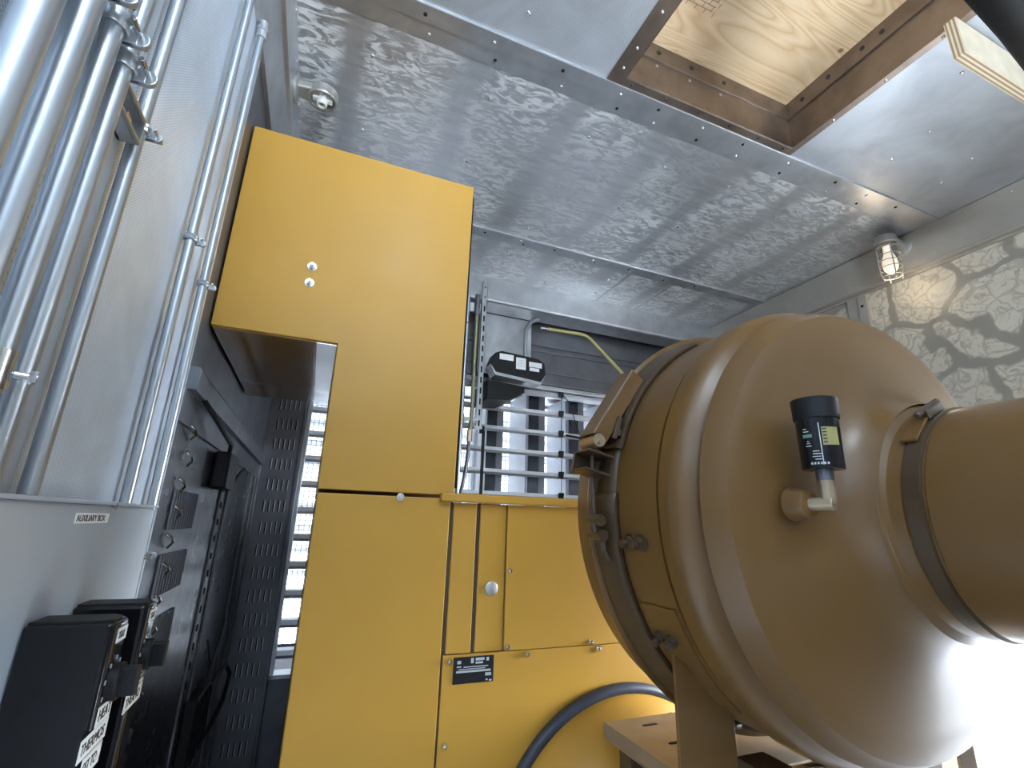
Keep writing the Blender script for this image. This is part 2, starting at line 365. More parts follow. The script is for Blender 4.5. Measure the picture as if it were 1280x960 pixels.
# ------------------------------------------------------------ left wall door, header
d1 = struct(MB().box(XL-.05, XL-.004, 1.37, YB, .05, 2.0).build('door_1', 'dark'))
m = MB()
m.prism([(XL-.03, 2.06), (XL+.022, 2.06), (XL+.028, 2.05), (XL+.024, 2.0), (XL+.003, 2.0), (XL+.003, 1.92), (XL-.03, 1.92)], 'y', 1.37, YB-.04)
m.build('door_header', 'galvdark', d1, bevel=.002)
m = MB()
for y in (2.16, 2.32, 3.02, 3.22): m.box(XL-.004, XL+.004, y, y+.012, .05, 1.95)
m.box(XL-.004, XL+.012, 3.29, 3.36, .05, 2.02)
m.build('door_stile', 'galvdark', d1, bevel=.002)
m = MB()
for k in range(26): m.box(XL-.004, XL+.003, 2.205, 2.219, .3+k*.062, .322+k*.062)
m.build('slot_row', 'hole', d1)
for z0 in (1.66, 1.50, 1.34):
    m = MB()
    for k in range(11): m.cyl((XL-.002, 1.50+k*.026, z0), (XL-.002, 1.50+k*.026, z0+.10), .006, seg=8)
    m.build('vent_ribs', 'galvdark', d1)
m = MB()
for k in range(11):
    z = 1.93-k*.07; y = 1.50+.02*(k % 2)
    m.tube([(XL, y, z), (XL+.012, y+.01, z-.01), (XL+.012, y+.03, z-.02), (XL, y+.035, z-.035)], .003, 6)
m.build('wire_clips', 'chrome', d1, smooth=True)
dc = thing('door_closer', 'black box-shaped door closer hanging under the header of the dark door', 'door closer', (XL, 2.0, 1.8))
MB().box(XL-.003, XL+.045, 1.93, 2.14, 1.79, 1.915).build('housing', 'matte', dc, bevel=.006)
MB().tube([(XL+.03, 1.98, 1.90), (XL+.05, 1.86, 1.93), (XL+.03, 1.66, 1.975), (XL+.02, 1.5, 2.0)], .007, 8).build('arm', 'matte', dc, smooth=True)
MB().tube([(XL+.035, 2.1, 1.80), (XL+.04, 2.25, 1.86), (XL+.03, 2.45, 1.90)], .007, 8).build('arm', 'matte', dc, smooth=True)
la = thing('door_latch', 'black panic latch box with looped cable low on the dark door', 'latch', (XL, 2.6, .8))
MB().box(XL-.003, XL+.035, 2.30, 2.62, .80, 1.04).build('housing', 'matte', la, bevel=.005)
m = MB()
for k in range(4): m.box(XL+.035, XL+.045, 2.33+k*.07, 2.36+k*.07, .82, 1.02)
m.build('ribs', 'rubber', la, bevel=.002)
MB().tube([(XL+.03, 2.62, 1.02), (XL+.06, 2.78, 1.04), (XL+.07, 2.92, .97), (XL+.06, 2.92, .86), (XL+.04, 2.78, .80), (XL+.03, 2.62, .80)], .009, 8).build('cable', 'rubber', la, smooth=True)
MB().tube([(XL+.03, 2.5, 1.03), (XL+.03, 2.48, 1.12), (XL+.015, 2.42, 1.22)], .004, 6).build('wire', 'galvdark', la, smooth=True)
MB().tube([(XL+.03, 2.56, 1.03), (XL+.03, 2.62, 1.12), (XL+.03, 2.78, 1.22), (XL+.015, 2.82, 1.3)], .004, 6).build('wire', 'galvdark', la, smooth=True)

# slotted panel beside the louvres
sp_ = thing('slotted_panel', 'dark upright metal panel with rows of short vent slots at left of the louvres', 'panel', (-.2, 3.36, .05))
m = MB(); m.box(-.328, -.105, 3.345, YB-.002, .05, 3.28)
for r_ in range(18):
    z = 2.43 - r_*.127
    for k in range(5):
        x = -.275+k*.028
        m.mi = 1; m.box(x, x+.006, 3.342, 3.3452, z-.065, z); m.mi = 2; m.box(x+.006, x+.010, 3.337, 3.3455, z-.065, z)
m.build('sheet', None, sp_, mats=['galvdark', 'hole', 'galv'])
MB().box(-.12, -.102, 3.335, YB-.002, .05, 3.28).build('edge_angle', 'galvdark', sp_, bevel=.002)

# ------------------------------------------------------------ louvre opening: damper, baffles, mesh, weather louvres
dm = thing('shutter_damper', 'aluminium shutter damper with long horizontal blades filling the rear wall opening', 'damper', (1.2, 3.45, LZ0))
f = MB(); f.box(LX0, LX0+.02, 3.40, 3.52, LZ0, LZ1).box(LX1-.02, LX1, 3.40, 3.52, LZ0, LZ1).box(LX0, LX1, 3.38, 3.52, LZ1-.03, LZ1).box(LX0, LX1, 3.40, 3.52, LZ0, LZ0+.02)
f.box(1.085, 1.10, 3.42, 3.50, LZ0, LZ1-.02); f.box(1.15, 1.165, 3.42, 3.50, LZ0, LZ1-.02)
f.build('frame', 'galv', dm, bevel=.002)
BZ = [2.735-.1645*i for i in range(12)]
for z in BZ:
    if z-.02 < LZ0: continue
    m = MB(); m.prism([(3.410, z-.008), (3.418, z+.018), (3.426, z+.010), (3.44, z+.014), (3.50, z+.018), (3.535, z+.010), (3.535, z-.002), (3.50, z-.004), (3.46, z-.018), (3.44, z-.012), (3.422, z-.026)], 'x', LX0+.02, LX1-.02)
    m.build('blade', 'blade', dm)
MB().cyl((1.80, 3.405, 1.5), (1.80, 3.405, 2.75), .003, seg=8).build('linkage_rod', 'matte', dm)
for z in BZ[:8]: MB().prism([(3.395, z+.03), (3.41, z+.03), (3.43, z-.01), (3.41, z-.02)], 'x', 1.775, 1.82).build('blade_clip', 'matte', dm, bevel=.002)
MB().tube([(1.81, 3.40, 2.74), (1.86, 3.385, 2.68), (1.94, 3.38, 2.45), (1.98, 3.38, 2.37)], .0035, 6).build('linkage_arm', 'matte', dm, smooth=True)
MB().cyl((1.83, 3.385, 2.40), (1.96, 3.385, 2.39), .009).cyl((2.0, 3.385, 2.385), (2.12, 3.385, 2.38), .009).cyl((1.96, 3.385, 2.39), (2.0, 3.385, 2.385), .014).build('actuator', 'matte', dm, smooth=True)
lab = ['next to the left end', 'second from the left end', 'third from the left end', 'fourth from left, beside the strut', 'fifth from left, below the control box', 'sixth from left, by the linkage rod', 'rightmost, near the tan tank']
for i, x in enumerate((.076, .456, .836, 1.216, 1.592, 1.972, 2.352)):
    t = thing('sound_baffle', 'grey upright baffle behind the damper blades, '+lab[i], 'baffle', (x, 3.6, LZ0), 'sound baffles behind the damper')
    MB().box(x+.002, x+.15, 3.64, 4.03, LZ0-.02, LZ1).build('body', 'baffle', t, bevel=.003)
    MB().box(x, x+.095, 3.60, 3.66, LZ0-.02, LZ1).build('recess_shade_strip', 'dark', t, bevel=.003)  # solid dark strip stands for the shade in the baffle's front recess
    MB().box(x+.095, x+.152, 3.60, 3.66, LZ0-.02, LZ1).build('edge_strip', 'galvdark', t, bevel=.003)
m = MB()
x = LX0-.04
while x < LX1+.09: m.box(x-.002, x+.002, 4.10, 4.1032, LZ0-.03, LZ1+.02); x += .036
z = LZ0-.02
while z < LZ1+.02: m.box(LX0-.05, LX1+.1, 4.1032, 4.106, z-.002, z+.002); z += .036
tag(m.build('wire_mesh', 'galvdark'), 'square wire bird mesh across the rear louvre opening, seen between blades', 'mesh')
wl = thing('weather_louvre', 'outer weather louvre with sloping pale slats beyond the wire mesh', 'louvre', (1.3, 4.2, LZ0))
for k in range(12):
    z = LZ0+.0+k*.1645
    m = MB(); m.prism([(4.15, z+.025), (4.156, z+.025), (4.22, z-.012), (4.215, z-.016)], 'x', LX0-.05, LX1+.1); m.build('slat', 'baffle', wl)
m = MB(); m.box(LX0-.05, LX0-.02, 4.12, 4.24, LZ0-.03, LZ1+.02).box(LX1+.07, LX1+.1, 4.12, 4.24, LZ0-.03, LZ1+.02).box(LX0-.05, LX1+.1, 4.12, 4.24, LZ1, LZ1+.02).box(LX0-.05, LX1+.1, 4.12, 4.24, LZ0-.03, LZ0-.01); m.build('frame', 'galv', wl)

# ------------------------------------------------------------ roof hatch
hf = thing('roof_hatch_frame', 'stained steel curb frame around the square roof opening', 'hatch frame', ((HX0+HX1)/2, (HY0+HY1)/2, ZC))
m = MB(); Zt = 3.745
m.box(HX1-.005, HX1-.001, HY0, HY1, ZC-.005, Zt).box(HX0+.001, HX0+.005, HY0, HY1, ZC-.005, Zt).box(HX0, HX1, HY1-.005, HY1-.001, ZC-.005, Zt).box(HX0, HX1, HY0+.001, HY0+.005, ZC-.005, Zt)
m.box(HX0, HX1, HY1-.014, HY1, 3.655, Zt).box(HX1-.014, HX1, HY0, HY1, 3.655, Zt)
m.build('curb', 'rust', hf, bevel=.001)
m = MB(); m.box(HX0-.07, HX0, HY0-.03, HY1+.035, ZC-.005, ZC-.0005).box(HX1, HX1+.03, HY0-.03, HY1+.035, ZC-.005, ZC-.0005).box(HX0, HX1, HY1, HY1+.035, ZC-.005, ZC-.0005).box(HX0, HX1, HY0-.03, HY0, ZC-.005, ZC-.0005)
m.build('flange', 'rust', hf, bevel=.001)
for x in (1.02, 1.2, 1.38, 1.56, 1.74, 1.9): screw_mb((x, HY1+.018, ZC-.005), (0, 0, -1), .007).build('screw', 'dark', hf, smooth=True)
for y in (.45, .66, .86, 1.08): screw_mb((HX1+.016, y, ZC-.005), (0, 0, -1), .007).build('screw', 'chrome', hf, smooth=True)
for y in (.9, 1.0, 1.15, 1.24): screw_mb((HX0-.035, y, ZC-.005), (0, 0, -1), .007).build('screw', 'chrome', hf, smooth=True)
for x in (1.15, 1.33, 1.52): MB().cyl((x, HY1-.017, 3.70), (x, HY1-.013, 3.70), .011).build('rivet', 'dark', hf); 
for x in (1.14, 1.32, 1.50): MB().cyl((x, HY1-.008, 3.63), (x, HY1-.003, 3.63), .007).build('rivet', 'galv', hf)
for y in (.82, .9, 1.05, 1.18): MB().cyl((HX1-.017, y, 3.70), (HX1-.013, y, 3.70), .010).build('rivet', 'dark', hf)
pc = thing('plywood_cover', 'knotty plywood sheet covering the roof hatch opening from above', 'plywood', (1.46, .75, Zt))
MB().box(HX0-.05, HX1+.05, HY0-.05, HY1+.05, Zt, Zt+.018).build('sheet', 'ply', pc)
m = MB()
for i in range(8):
    m.box(1.07, 1.26, .925+i*.019, .9275+i*.019, Zt-.0008, Zt)
    for k in range(5): m.box(1.07+k*.045+(i % 2)*.02, 1.0725+k*.045+(i % 2)*.02, .925+i*.019, .944+i*.019, Zt-.0008, Zt)
m.build('ink_stamp', 'rust', pc)
# hanging plywood board and black duct in the corner of the view
hb = thing('plywood_board', 'pale plywood board hanging on edge below the ceiling at the top right corner', 'plywood', (2.3, .63, ZC))
MB().box(1.909, 2.75, .600, .635, 3.331, ZC-.006).build('core', 'plyedge', hb)
MB().box(1.9095, 2.75, .5985, .6005, 3.3315, ZC-.006).build('face_veneer', 'plydark', hb)

# ------------------------------------------------------------ conduits on the left wall
def conduit(y, xc, r, z0, z1, label, clampz=None, fat=False, conn=False, group='conduits on the left wall'):
    t = thing('conduit', label, 'conduit', (xc, y, z0), group)
    MB().cyl((xc, y, z0), (xc, y, z1), r, seg=28).build('pipe', 'conduit', t, smooth=True)
    if conn:
        m = MB(); m.cyl((xc, y, z1-.004), (xc, y, z1+.018), r*1.42, seg=24); m.cyl((xc, y, z1+.018), (xc, y, z1+.030), r*1.75, seg=6); m.cyl((xc, y, z1+.030), (xc, y, z1+.052), r*1.4, seg=24)
        m.build('connector', 'channel', t, bevel=.001, smooth=True)
    return t
cA = conduit(.4387, -.275, .0146, 1.7155, 3.2, 'thickest galvanised conduit, leftmost at the left edge of the picture')
cB = conduit(.491, -.275, .0135, 1.7155, 3.2, 'galvanised conduit with a row of stamped marks, second from the left edge')
cC = conduit(.541, -.275, .0112, 1.7155, 3.2, 'galvanised conduit in the middle of the bundle, strapped by the upper pipe clamp')
cD = conduit(.584, -.275, .0100, 1.7155, 3.2, 'right-hand galvanised conduit of the thick bundle, strapped by the lower pipe clamp')
cE = conduit(.750, -.312, .0098, 1.7155, 3.2, 'single thin conduit standing just right of the strapped bundle')
cF = conduit(1.088, -.313, .0095, 1.7155, 2.985, 'left one of the thin conduit pair beside the yellow duct box', conn=True)
cG = conduit(1.25, -.313, .0092, 0.0, 3.025, 'right one of the thin conduit pair, running nearest the yellow duct box', conn=True)
m = MB()
for k in range(40):
    z = 2.02 - k*.0045*1.2
    m.box(-.2625, -.2617, .4895, .4935-.001*(k % 2), z-.0018, z+.0010)
m.build('stamped_marks', 'ink', cB)
# clamps: strap over the pipe and a bolt tab
def clamp(pa, y, xc, r, z, big=True):
    cl = thing('pipe_clamp', pa, 'clamp', (xc, y, z), 'pipe clamps on the conduits')
    wd = .011 if big else .007
    m = MB(); m.lathe((xc, y, z-wd), (0, 0, 1), [(0, r+.0003), (0, r+.003), (wd*.5, r+.0045), (wd, r+.003), (wd*1.5, r+.0045), (wd*2, r+.003), (wd*2, r+.0003)], seg=28)
    m.build('strap', 'conduit', cl, smooth=True)
    tx = xc+r*.3; ty = y+r+.001
    m = MB(); m.box(tx-.012, tx+.016, ty, ty+.0025, z-wd, z+wd).box(tx-.012, tx+.016, ty+.006, ty+.0085, z-wd, z+wd)
    m.lathe((tx+.016, ty+.001, z-.001), (0, 1, 0), [(0, .0001), (0, wd*1.0), (.007, wd*1.0), (.007, .0001)], seg=20)
    m.build('tab', 'galv', cl, bevel=.0008)
    m = MB(); m.cyl((tx+.016, ty-.022 if big else ty-.012, z+.003), (tx+.016, ty+.020, z+.003), .0034 if big else .0026); m.cyl((tx+.016, ty+.0085, z+.003), (tx+.016, ty+.014, z+.003), .0065 if big else .005, seg=6)
    m.build('bolt', 'chrome', cl, bevel=.0004)
clamp('upper pipe clamp with bolt near the top of the thick conduit bundle', .541, -.275, .0112, 2.226)
clamp('lower pipe clamp with bolt just below the upper one on the thick conduit bundle', .584, -.275, .0100, 2.213)
clamp('pipe clamp at the top picture edge on the second thick conduit', .491, -.275, .0135, 2.232)
clamp('small bolted clamp on the single thin conduit, right of the strut bracket', .750, -.312, .0098, 2.252, False)
clamp('small bolted clamp on the left conduit of the pair beside the yellow duct box', 1.088, -.313, .0095, 2.265, False)
clamp('small bolted clamp on the right conduit of the pair beside the yellow duct box', 1.25, -.313, .0092, 2.235, False)
clamp('small bright clamp on the lone conduit below the corner of the grey auxiliary box', 1.25, -.313, .0092, 1.615, False)
m = MB(); m.cyl((-.275, .541, 1.80), (-.275, .541, 1.835), .0135, seg=28); m.cyl((-.2665, .556, 1.817), (-.252, .562, 1.817), .004); m.cyl((-.257, .5605, 1.817), (-.252, .562, 1.817), .0065, seg=6)
tag(m.build('conduit_coupling', 'chrome', smooth=True), 'set-screw coupling on the thick conduit bundle above the auxiliary box', 'coupling')
# horizontal strut bracket that carries the bundle (upper right end shows two prongs)
sb = thing('strut_bracket', 'short channel bracket with two open rails behind the thick conduit bundle', 'bracket', (-.31, .55, 2.24))
m = MB(); m.box(-.3215, -.319, .36, .725, 2.205, 2.246).box(-.3215, -.300, .36, .725, 2.205, 2.208).box(-.3215, -.300, .36, .725, 2.243, 2.246)
m.build('channel', 'channel', sb)
m = MB(); m.cyl((-.299, .36, 2.207), (-.299, .726, 2.207), .0035, seg=10).cyl((-.299, .36, 2.244), (-.299, .726, 2.244), .0035, seg=10).box(-.3215, -.297, .7245, .727, 2.205, 2.246); m.build('rail', 'conduit', sb, smooth=True)
m = MB(); m.obox((-.311, .70, 2.225), (1, 0, 0), (0, 1, 0), (0, 0, 1), .006, .009, .007); m.cyl((-.311, .709, 2.225), (-.311, .722, 2.225), .005, seg=6); m.build('channel_nut', 'chrome', sb, bevel=.001)
# flat upright cover strip
tag(MB().box(XL, -.322, .705, .735, 1.7155, 3.06).build('cover_strip', 'channel', bevel=.001), 'flat upright zinc strip between the conduit bundle and the single thin conduit', 'strip')

# ------------------------------------------------------------ auxiliary box and thermostats
ax = thing('auxiliary_box', 'light grey enamelled box on the left wall lettered AUXILIARY BOX', 'electrical box', (-.31, .9, 1.1))
MB().box(XL+.0005, -.29, .30, 1.19, .9, 1.710).build('body', 'auxbox', ax, bevel=.004)
MB().box(XL+.001, -.285, .298, 1.192, 1.7095, 1.715).build('top_lip', 'auxbox', ax, bevel=.0015)
s_ = MB().box(-.290, -.2894, .832, .950, 1.6835, 1.6975).build('sticker', 'sticker', ax)
text('lettering', 'AUXILIARY BOX', .0125, (-.2893, .836, 1.6865), (0, 1, 0), (0, 0, 1), 'ink', s_, 1.08)
def thermostat(y0, y1, label, words):
    t = thing('thermostat', label, 'thermostat', (-.25, (y0+y1)/2, 1.25), 'black thermostats on the auxiliary box')
    m = MB(); x1, r = -.2, .014
    pts = [(-.289, y0), (x1-r*.4, y0), (x1, y0+r*.4), (x1, y1-r), (x1-.3*r, y1-.3*r), (x1-r, y1), (-.289, y1)]
    m.prism(pts, 'z', 1.20, 1.5705); m.build('housing', 'black', t, bevel=.004, seg=3, smooth=True)
    m = MB(); m.prism([(-.287, y0+.006), (x1-.012, y0+.006), (x1-.006, y0+.012), (x1-.006, y1-.016), (x1-.018, y1-.005), (-.287, y1-.005)], 'z', 1.569, 1.5735); m.build('cover', 'matte', t, bevel=.001)
    yc = (y0+y1)/2+.002; kz = 1.500
    m = MB(); m.cyl((x1-.001, yc, kz), (x1+.010, yc, kz), .021, seg=28); m.build('dial', 'matte', t, bevel=.001, smooth=True)
    m = MB(); m.obox((x1+.018, yc, kz), (1, 0, 0), (0, 1, 0), (0, 0, 1), .010, .008, .016); m.build('knob', 'matte', t, bevel=.002)
    m = MB()
    for k in range(7):
        a = math.radians(-30+k*40); m.obox((x1+.0004, yc+.024*math.cos(a), kz+.027*math.sin(a)), (1, 0, 0), (0, 1, 0), (0, 0, 1), .0004, .0012, .0022)
    m.build('dial_marks', 'inkwhite', t)
    def stick(ya, yb, zb, zt, tx, size, sx):
        s = MB().box(x1+.0003, x1+.0012, ya, yb, zb, zt).build('sticker', 'sticker', t)
        text('lettering', tx, size, (x1+.0013, ya+.003, zb+(zt-zb)*.26), (0, 1, 0), (0, 0, 1), 'ink', s, sx)
    stick(y0+.011, y1-.014, 1.546, 1.562, 'TSTAT', .0115, .62)
    for a in words: stick(*a)
thermostat(.770, .828, 'near black thermostat with square knob, nearest the camera on the auxiliary box',
  [(.776, .821, 1.458, 1.479, 'HEAT', .017, .92), (.742, .822, 1.435, 1.457, 'THERMOS', .017, .88), (.762, .818, 1.410, 1.433, 'SET TO', .017, .72)])
thermostat(.902, .958, 'far black thermostat with square knob, behind the near one on the auxiliary box',
  [(.920, .953, 1.462, 1.480, 'COOL', .015, .68), (.882, .954, 1.438, 1.460, 'THERMO', .016, .93)])

# ------------------------------------------------------------ yellow duct box (upper) and generator enclosure (lower)
YF1 = 1.45
db = thing('duct_box', 'large plain mustard-yellow duct box with stepped underside, reaching up beside the left wall', 'duct box', (.1, 1.8, 1.77))
m = MB(); m.prism([(-.325, 2.206), (.008, 2.206), (.008, 1.778), (.398, 1.778), (.402, 2.893), (-.325, 2.886)], 'y', YF1, 2.30)
m.build('casing', 'yellow', db, bevel=.003)
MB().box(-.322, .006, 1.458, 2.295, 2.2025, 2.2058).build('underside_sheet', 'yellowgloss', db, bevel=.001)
MB().box(-.05, .0065, 1.457, 2.296, 2.200, 2.2026).build('louvre_reflection_strip', 'blade', db)  # metal strip stands in for the louvres mirrored in the glossy underside
for z in (2.44, 2.385): hexbolt(db, (-.095, YF1-.001, z), (0, -1, 0), 1.0)
hexbolt(db, (.235, YF1-.012, 1.765), (0, -1, 0), .8)
for z in (2.83, 2.36): 
    m = MB(); m.cyl((.402, 1.47, z), (.414, 1.47, z), .006, .002, seg=10); m.build('stud', 'chrome', db)
for z in (2.78, 2.14): MB().box(.401, .409, 1.462, 1.50, z-.03, z+.03).build('gasket_tab', 'rubber', db, bevel=.002)
MB().box(.4025, .4065, 1.455, 1.47, 1.80, 2.85).build('edge_gap_strip', 'rubber', db)  # black strip drawn for the dark gap along the casing's right edge

ge = thing('generator_enclosure', 'mustard-yellow generator enclosure of bolted panels below the duct box', 'generator', (1.3, 2.0, 0))
MB().box(.014, 2.6, YF1+.006, 2.45, 0, 1.757).build('body', 'tandark', ge)
MB().box(.010, .388, YF1-.002, 2.45, 0, 1.768).build('side_panel', 'yellow', ge, bevel=.003)
MB().box(.400, .474, YF1, YF1+.010, 1.343, 1.757).build('corner_strip', 'yellow', ge, bevel=.003)
MB().box(.486, .572, YF1+.001, YF1+.010, 1.343, 1.757).build('corner_strip', 'yellow', ge, bevel=.003)
MB().box(.575, 2.598, YF1-.003, YF1+.010, 1.343, 1.757).build('access_panel', 'yellow', ge, bevel=.0015)
MB().box(.394, 2.598, YF1-.001, YF1+.010, .0, 1.341).build('access_panel', 'yellow', ge, bevel=.0015)
m = MB(); m.prism([(YF1-.0045, 1.784), (YF1-.028, 1.784), (YF1-.032, 1.780), (YF1-.032, 1.762), (YF1-.028, 1.758), (YF1-.0045, 1.758)], 'x', .352, 2.62); m.build('top_lip', 'yellow', ge, bevel=.002)
m = MB(); m.lathe((.530, YF1+.001, 1.513), (0, -1, 0), [(0, .020), (.003, .020), (.005, .017), (.006, 0)], seg=28); m.build('hole_plug', 'lampcast', ge, smooth=True)
for x, z in ((.588, 1.562), (.586, 1.353), (.65, 1.330), (.868, 1.352), (.895, 1.331), (.412, 1.326), (.412, 1.125), (1.2, 1.352), (1.3, 1.331)):
    m = screw_mb((x, YF1-.002, z), (0, -1, 0), .009, .010); m.build('screw', 'chrome', ge, smooth=True)
np_ = MB().box(.425, .545, YF1-.003, YF1-.0008, 1.268, 1.335).build('nameplate', 'matte', ge, bevel=.0006)
m = MB(); yy = YF1-.0034
for x0, x1, z0, z1 in ((.436, .447, 1.318, 1.326), (.476, .484, 1.318, 1.331), (.490, .516, 1.324, 1.331), (.490, .512, 1.316, 1.321), (.522, .530, 1.322, 1.331), (.435, .448, 1.309, 1.312), (.455, .528, 1.308, 1.3105), (.440, .520, 1.303, 1.305), (.434, .536, 1.2955, 1.3005), (.520, .538, 1.284, 1.292), (.522, .528, 1.272, 1.276), (.532, .540, 1.270, 1.274)):
    m.box(x0, x1, yy, yy+.0006, z0, z1)
m.build('printed_lines', 'inkwhite', np_)
# round cover with rubber edging
m = MB(); m.lathe((.976, YF1, .791), (0, -1, 0), [(-.01, .418), (.02, .416), (.05, .405), (.12, .36), (.16, .31), (.18, .24), (.185, 0)], seg=80)
rc = m.build('round_cover', 'yellow', ge, smooth=True)
MB().tube([(.976+.424*math.cos(t), YF1-.012, .791+.424*math.sin(t)) for t in [2*PI*i/72 for i in range(72)]], .018, 12, closed=True).build('rubber_edging', 'edging', ge, smooth=True)
m = MB(); m.cyl((1.06, 1.33, 1.165), (1.06, 1.315, 1.18), .011, .003, seg=10); m.build('grease_nipple', 'yellow', ge)

# ------------------------------------------------------------ tan air-cleaner tank (axis along Y)
TX, TZ = 1.15, 1.742
TC = (TX, 0, TZ)
tk = thing('air_cleaner', 'huge tan painted air-cleaner canister with domed end and ribs, in front of the enclosure', 'air cleaner', (TX, .8, 1.2))
m = MB(); prof = [(1.16, .0), (1.16, .47), (1.13, .505), (1.06, .515), (1.045, .515), (1.043, .528), (1.036, .530), (1.032, .522), (1.03, .496), (.826, .494), (.824, .478)]
m.lathe(TC, (0, 1, 0), prof, seg=128); m.build('rear_drum', 'tan', tk, smooth=True)
m = MB(); prof = [(.822, .474), (.817, .476), (.8155, .4965), (.808, .502), (.785, .502), (.767, .499), (.756, .492), (.747, .480), (.741, .469), (.735, .4615), (.730, .463), (.726, .471), (.720, .477), (.700, .4685), (.676, .4525), (.6685, .430),
        (.6655, .412), (.660, .390), (.652, .360), (.642, .325), (.630, .292), (.617, .265), (.602, .244), (.586, .231), (.572, .223), (.560, .2175)]
m.lathe(TC, (0, 1, 0), prof, seg=128); o = m.build('front_dome', 'tan', tk, smooth=True); o.data.set_sharp_from_angle(angle=math.radians(30))
OZ = 1.735
m = MB(); m.lathe((TX, 0, OZ), (0, 1, 0), [(.566, .222), (.556, .2075), (.550, .206), (.535, .204), (.532, .2), (.50, .2), (.497, .203), (.36, .203), (.2, .203), (-.7, .203), (-.74, .19), (-.75, 0)], seg=96); m.build('outlet_pipe', 'tan', tk, smooth=True)
m = MB(); m.lathe((TX, 0, OZ), (0, 1, 0), [(.532, .2), (.530, .2065), (.505, .2065), (.503, .2)], seg=96); m.build('hose_clamp', 'tandark', tk, smooth=True)
def ring(th, r, y, zc=TZ): t = math.radians(th); return Vector((TX+r*math.cos(t), y, zc+r*math.sin(t)))
def radial(th): t = math.radians(th); return Vector((math.cos(t), 0, math.sin(t))), Vector((-math.sin(t), 0, math.cos(t)))
rd, tg = radial(117)
m = MB(); c0 = ring(117, .215, .518, OZ); m.obox(c0, rd, tg, (0, 1, 0), .009, .028, .012); m.cyl(c0-tg*.04+rd*.006, c0+tg*.045+rd*.006, .006); m.build('clamp_buckle', 'tandark', tk, bevel=.003)
rd, tg = radial(135)
m = MB(); m.obox(ring(133, .2085, .525, OZ), *radial(133), (0, 1, 0), .003, .035, .014); m.build('clamp_strap_end', 'tan', tk, bevel=.002)
# clamp band and its thick shoes
m = MB(); m.lathe(TC, (0, 1, 0), [(1.028, .497), (1.026, .506), (1.016, .510), (.985, .507), (.975, .503), (.970, .495)], seg=128); m.build('clamp_band', 'tandark', tk, smooth=True)
for a0, a1 in ((116, 164), (176, 248)):
    # lathe angles run from +X towards -Z for axis +Y, so mirror them
    m = MB(); m.lathe(TC, (0, 1, 0), [(1.030, .505), (1.028, .520), (.972, .514), (.958, .508), (.956, .497)], seg=40, a0=math.radians(-a1), a1=math.radians(-a0))
    o = m.build('band_shoe', 'tandark', tk, smooth=True); md = o.modifiers.new('thick', 'SOLIDIFY'); md.thickness = .004
# toggle latch at upper left
rd, tg = radial(152)
m = MB()
pA, pB = ring(141, .548, 1.0), ring(163, .572, 1.0)
dirv = (pB-pA).normalized(); nrm = Vector((0, 1, 0)).cross(dirv).normalized(); ctr = (pA+pB)/2; L = (pB-pA).length/2
if nrm.dot(rd) < 0: nrm = -nrm
m.obox(ctr+nrm*.006, dirv, (0, 1, 0), nrm, L, .032, .0025)
m.obox(ctr-nrm*.014+Vector((0, -.030, 0)), dirv, (0, 1, 0), nrm, L*.98, .002, .020)
m.obox(ctr-nrm*.014+Vector((0, .030, 0)), dirv, (0, 1, 0), nrm, L*.98, .002, .020)
m.build('latch_hood', 'tan', tk, bevel=.002)
pc_ = ring(167, .548, 1.0)
m = MB(); m.obox(pc_, *radial(167), (0, 1, 0), .034, .003, .038); m.obox(pc_+radial(167)[1]*.045, *radial(167), (0, 1, 0), .034, .003, .038); m.obox(pc_+radial(167)[1]*.022+Vector((0, .036, 0)), *radial(167), (0, 1, 0), .034, .024, .003); m.build('latch_bracket', 'tandark', tk, bevel=.002)
m = MB(); m.cyl(ring(164, .560, .965), ring(164, .560, 1.035), .016); m.cyl(ring(164.5, .56, .955), ring(164.5, .56, 1.045), .006); m.build('trunnion', 'copper', tk, smooth=True)
m = MB(); m.tube([ring(164, .555, 1.0), ring(172, .545, 1.0), ring(180, .536, 1.0), ring(187, .532, 1.0)], .0055, 10); m.build('draw_bolt', 'tandark', tk, smooth=True)
m = MB()
for th, y, r in ((183, .985, .540), (186.5, .985, .537)): m.cyl(ring(th, r, y-.02), ring(th, r, y+.03), .013, seg=20)
m.tube([ring(182, .545, .985), ring(184, .548, .985), ring(187, .542, .985), ring(190, .530, .985), ring(193, .516, .985)], .006, 8)
m.cyl(ring(188, .533, .985), ring(190, .533, .985), .012, seg=6)
m.build('hinge_lug', 'tandark', tk, smooth=True)
m = MB(); m.obox(ring(159, .525, .962), *radial(159), (0, 1, 0), .006, .03, .004); m.cyl(ring(160, .52, .957), ring(160, .52, .962), .010); m.build('rivet_plate', 'tandark', tk, bevel=.001)
# outer bolts in pairs and the overlap plate
for th, y in ((188.5, .925), (188.5, .888), (212, .925), (212, .888)):
    rd, tg = radial(th); p0 = ring(th, .494, y)
    m = MB(); m.cyl(p0, p0+rd*.003, .019, seg=24).cyl(p0+rd*.003, p0+rd*.014, .0145, seg=6).cyl(p0+rd*.014, p0+rd*.028, .009, seg=14)
    m.build('mounting_bolt', 'tandark', tk, bevel=.0008)
m = MB(); m.lathe(TC, (0, 1, 0), [(.956, .4945), (.9555, .4975), (.8365, .4975), (.836, .4945)], seg=24, a0=math.radians(-232), a1=math.radians(-203.5)); m.build('support_saddle', 'tan', tk, smooth=True)
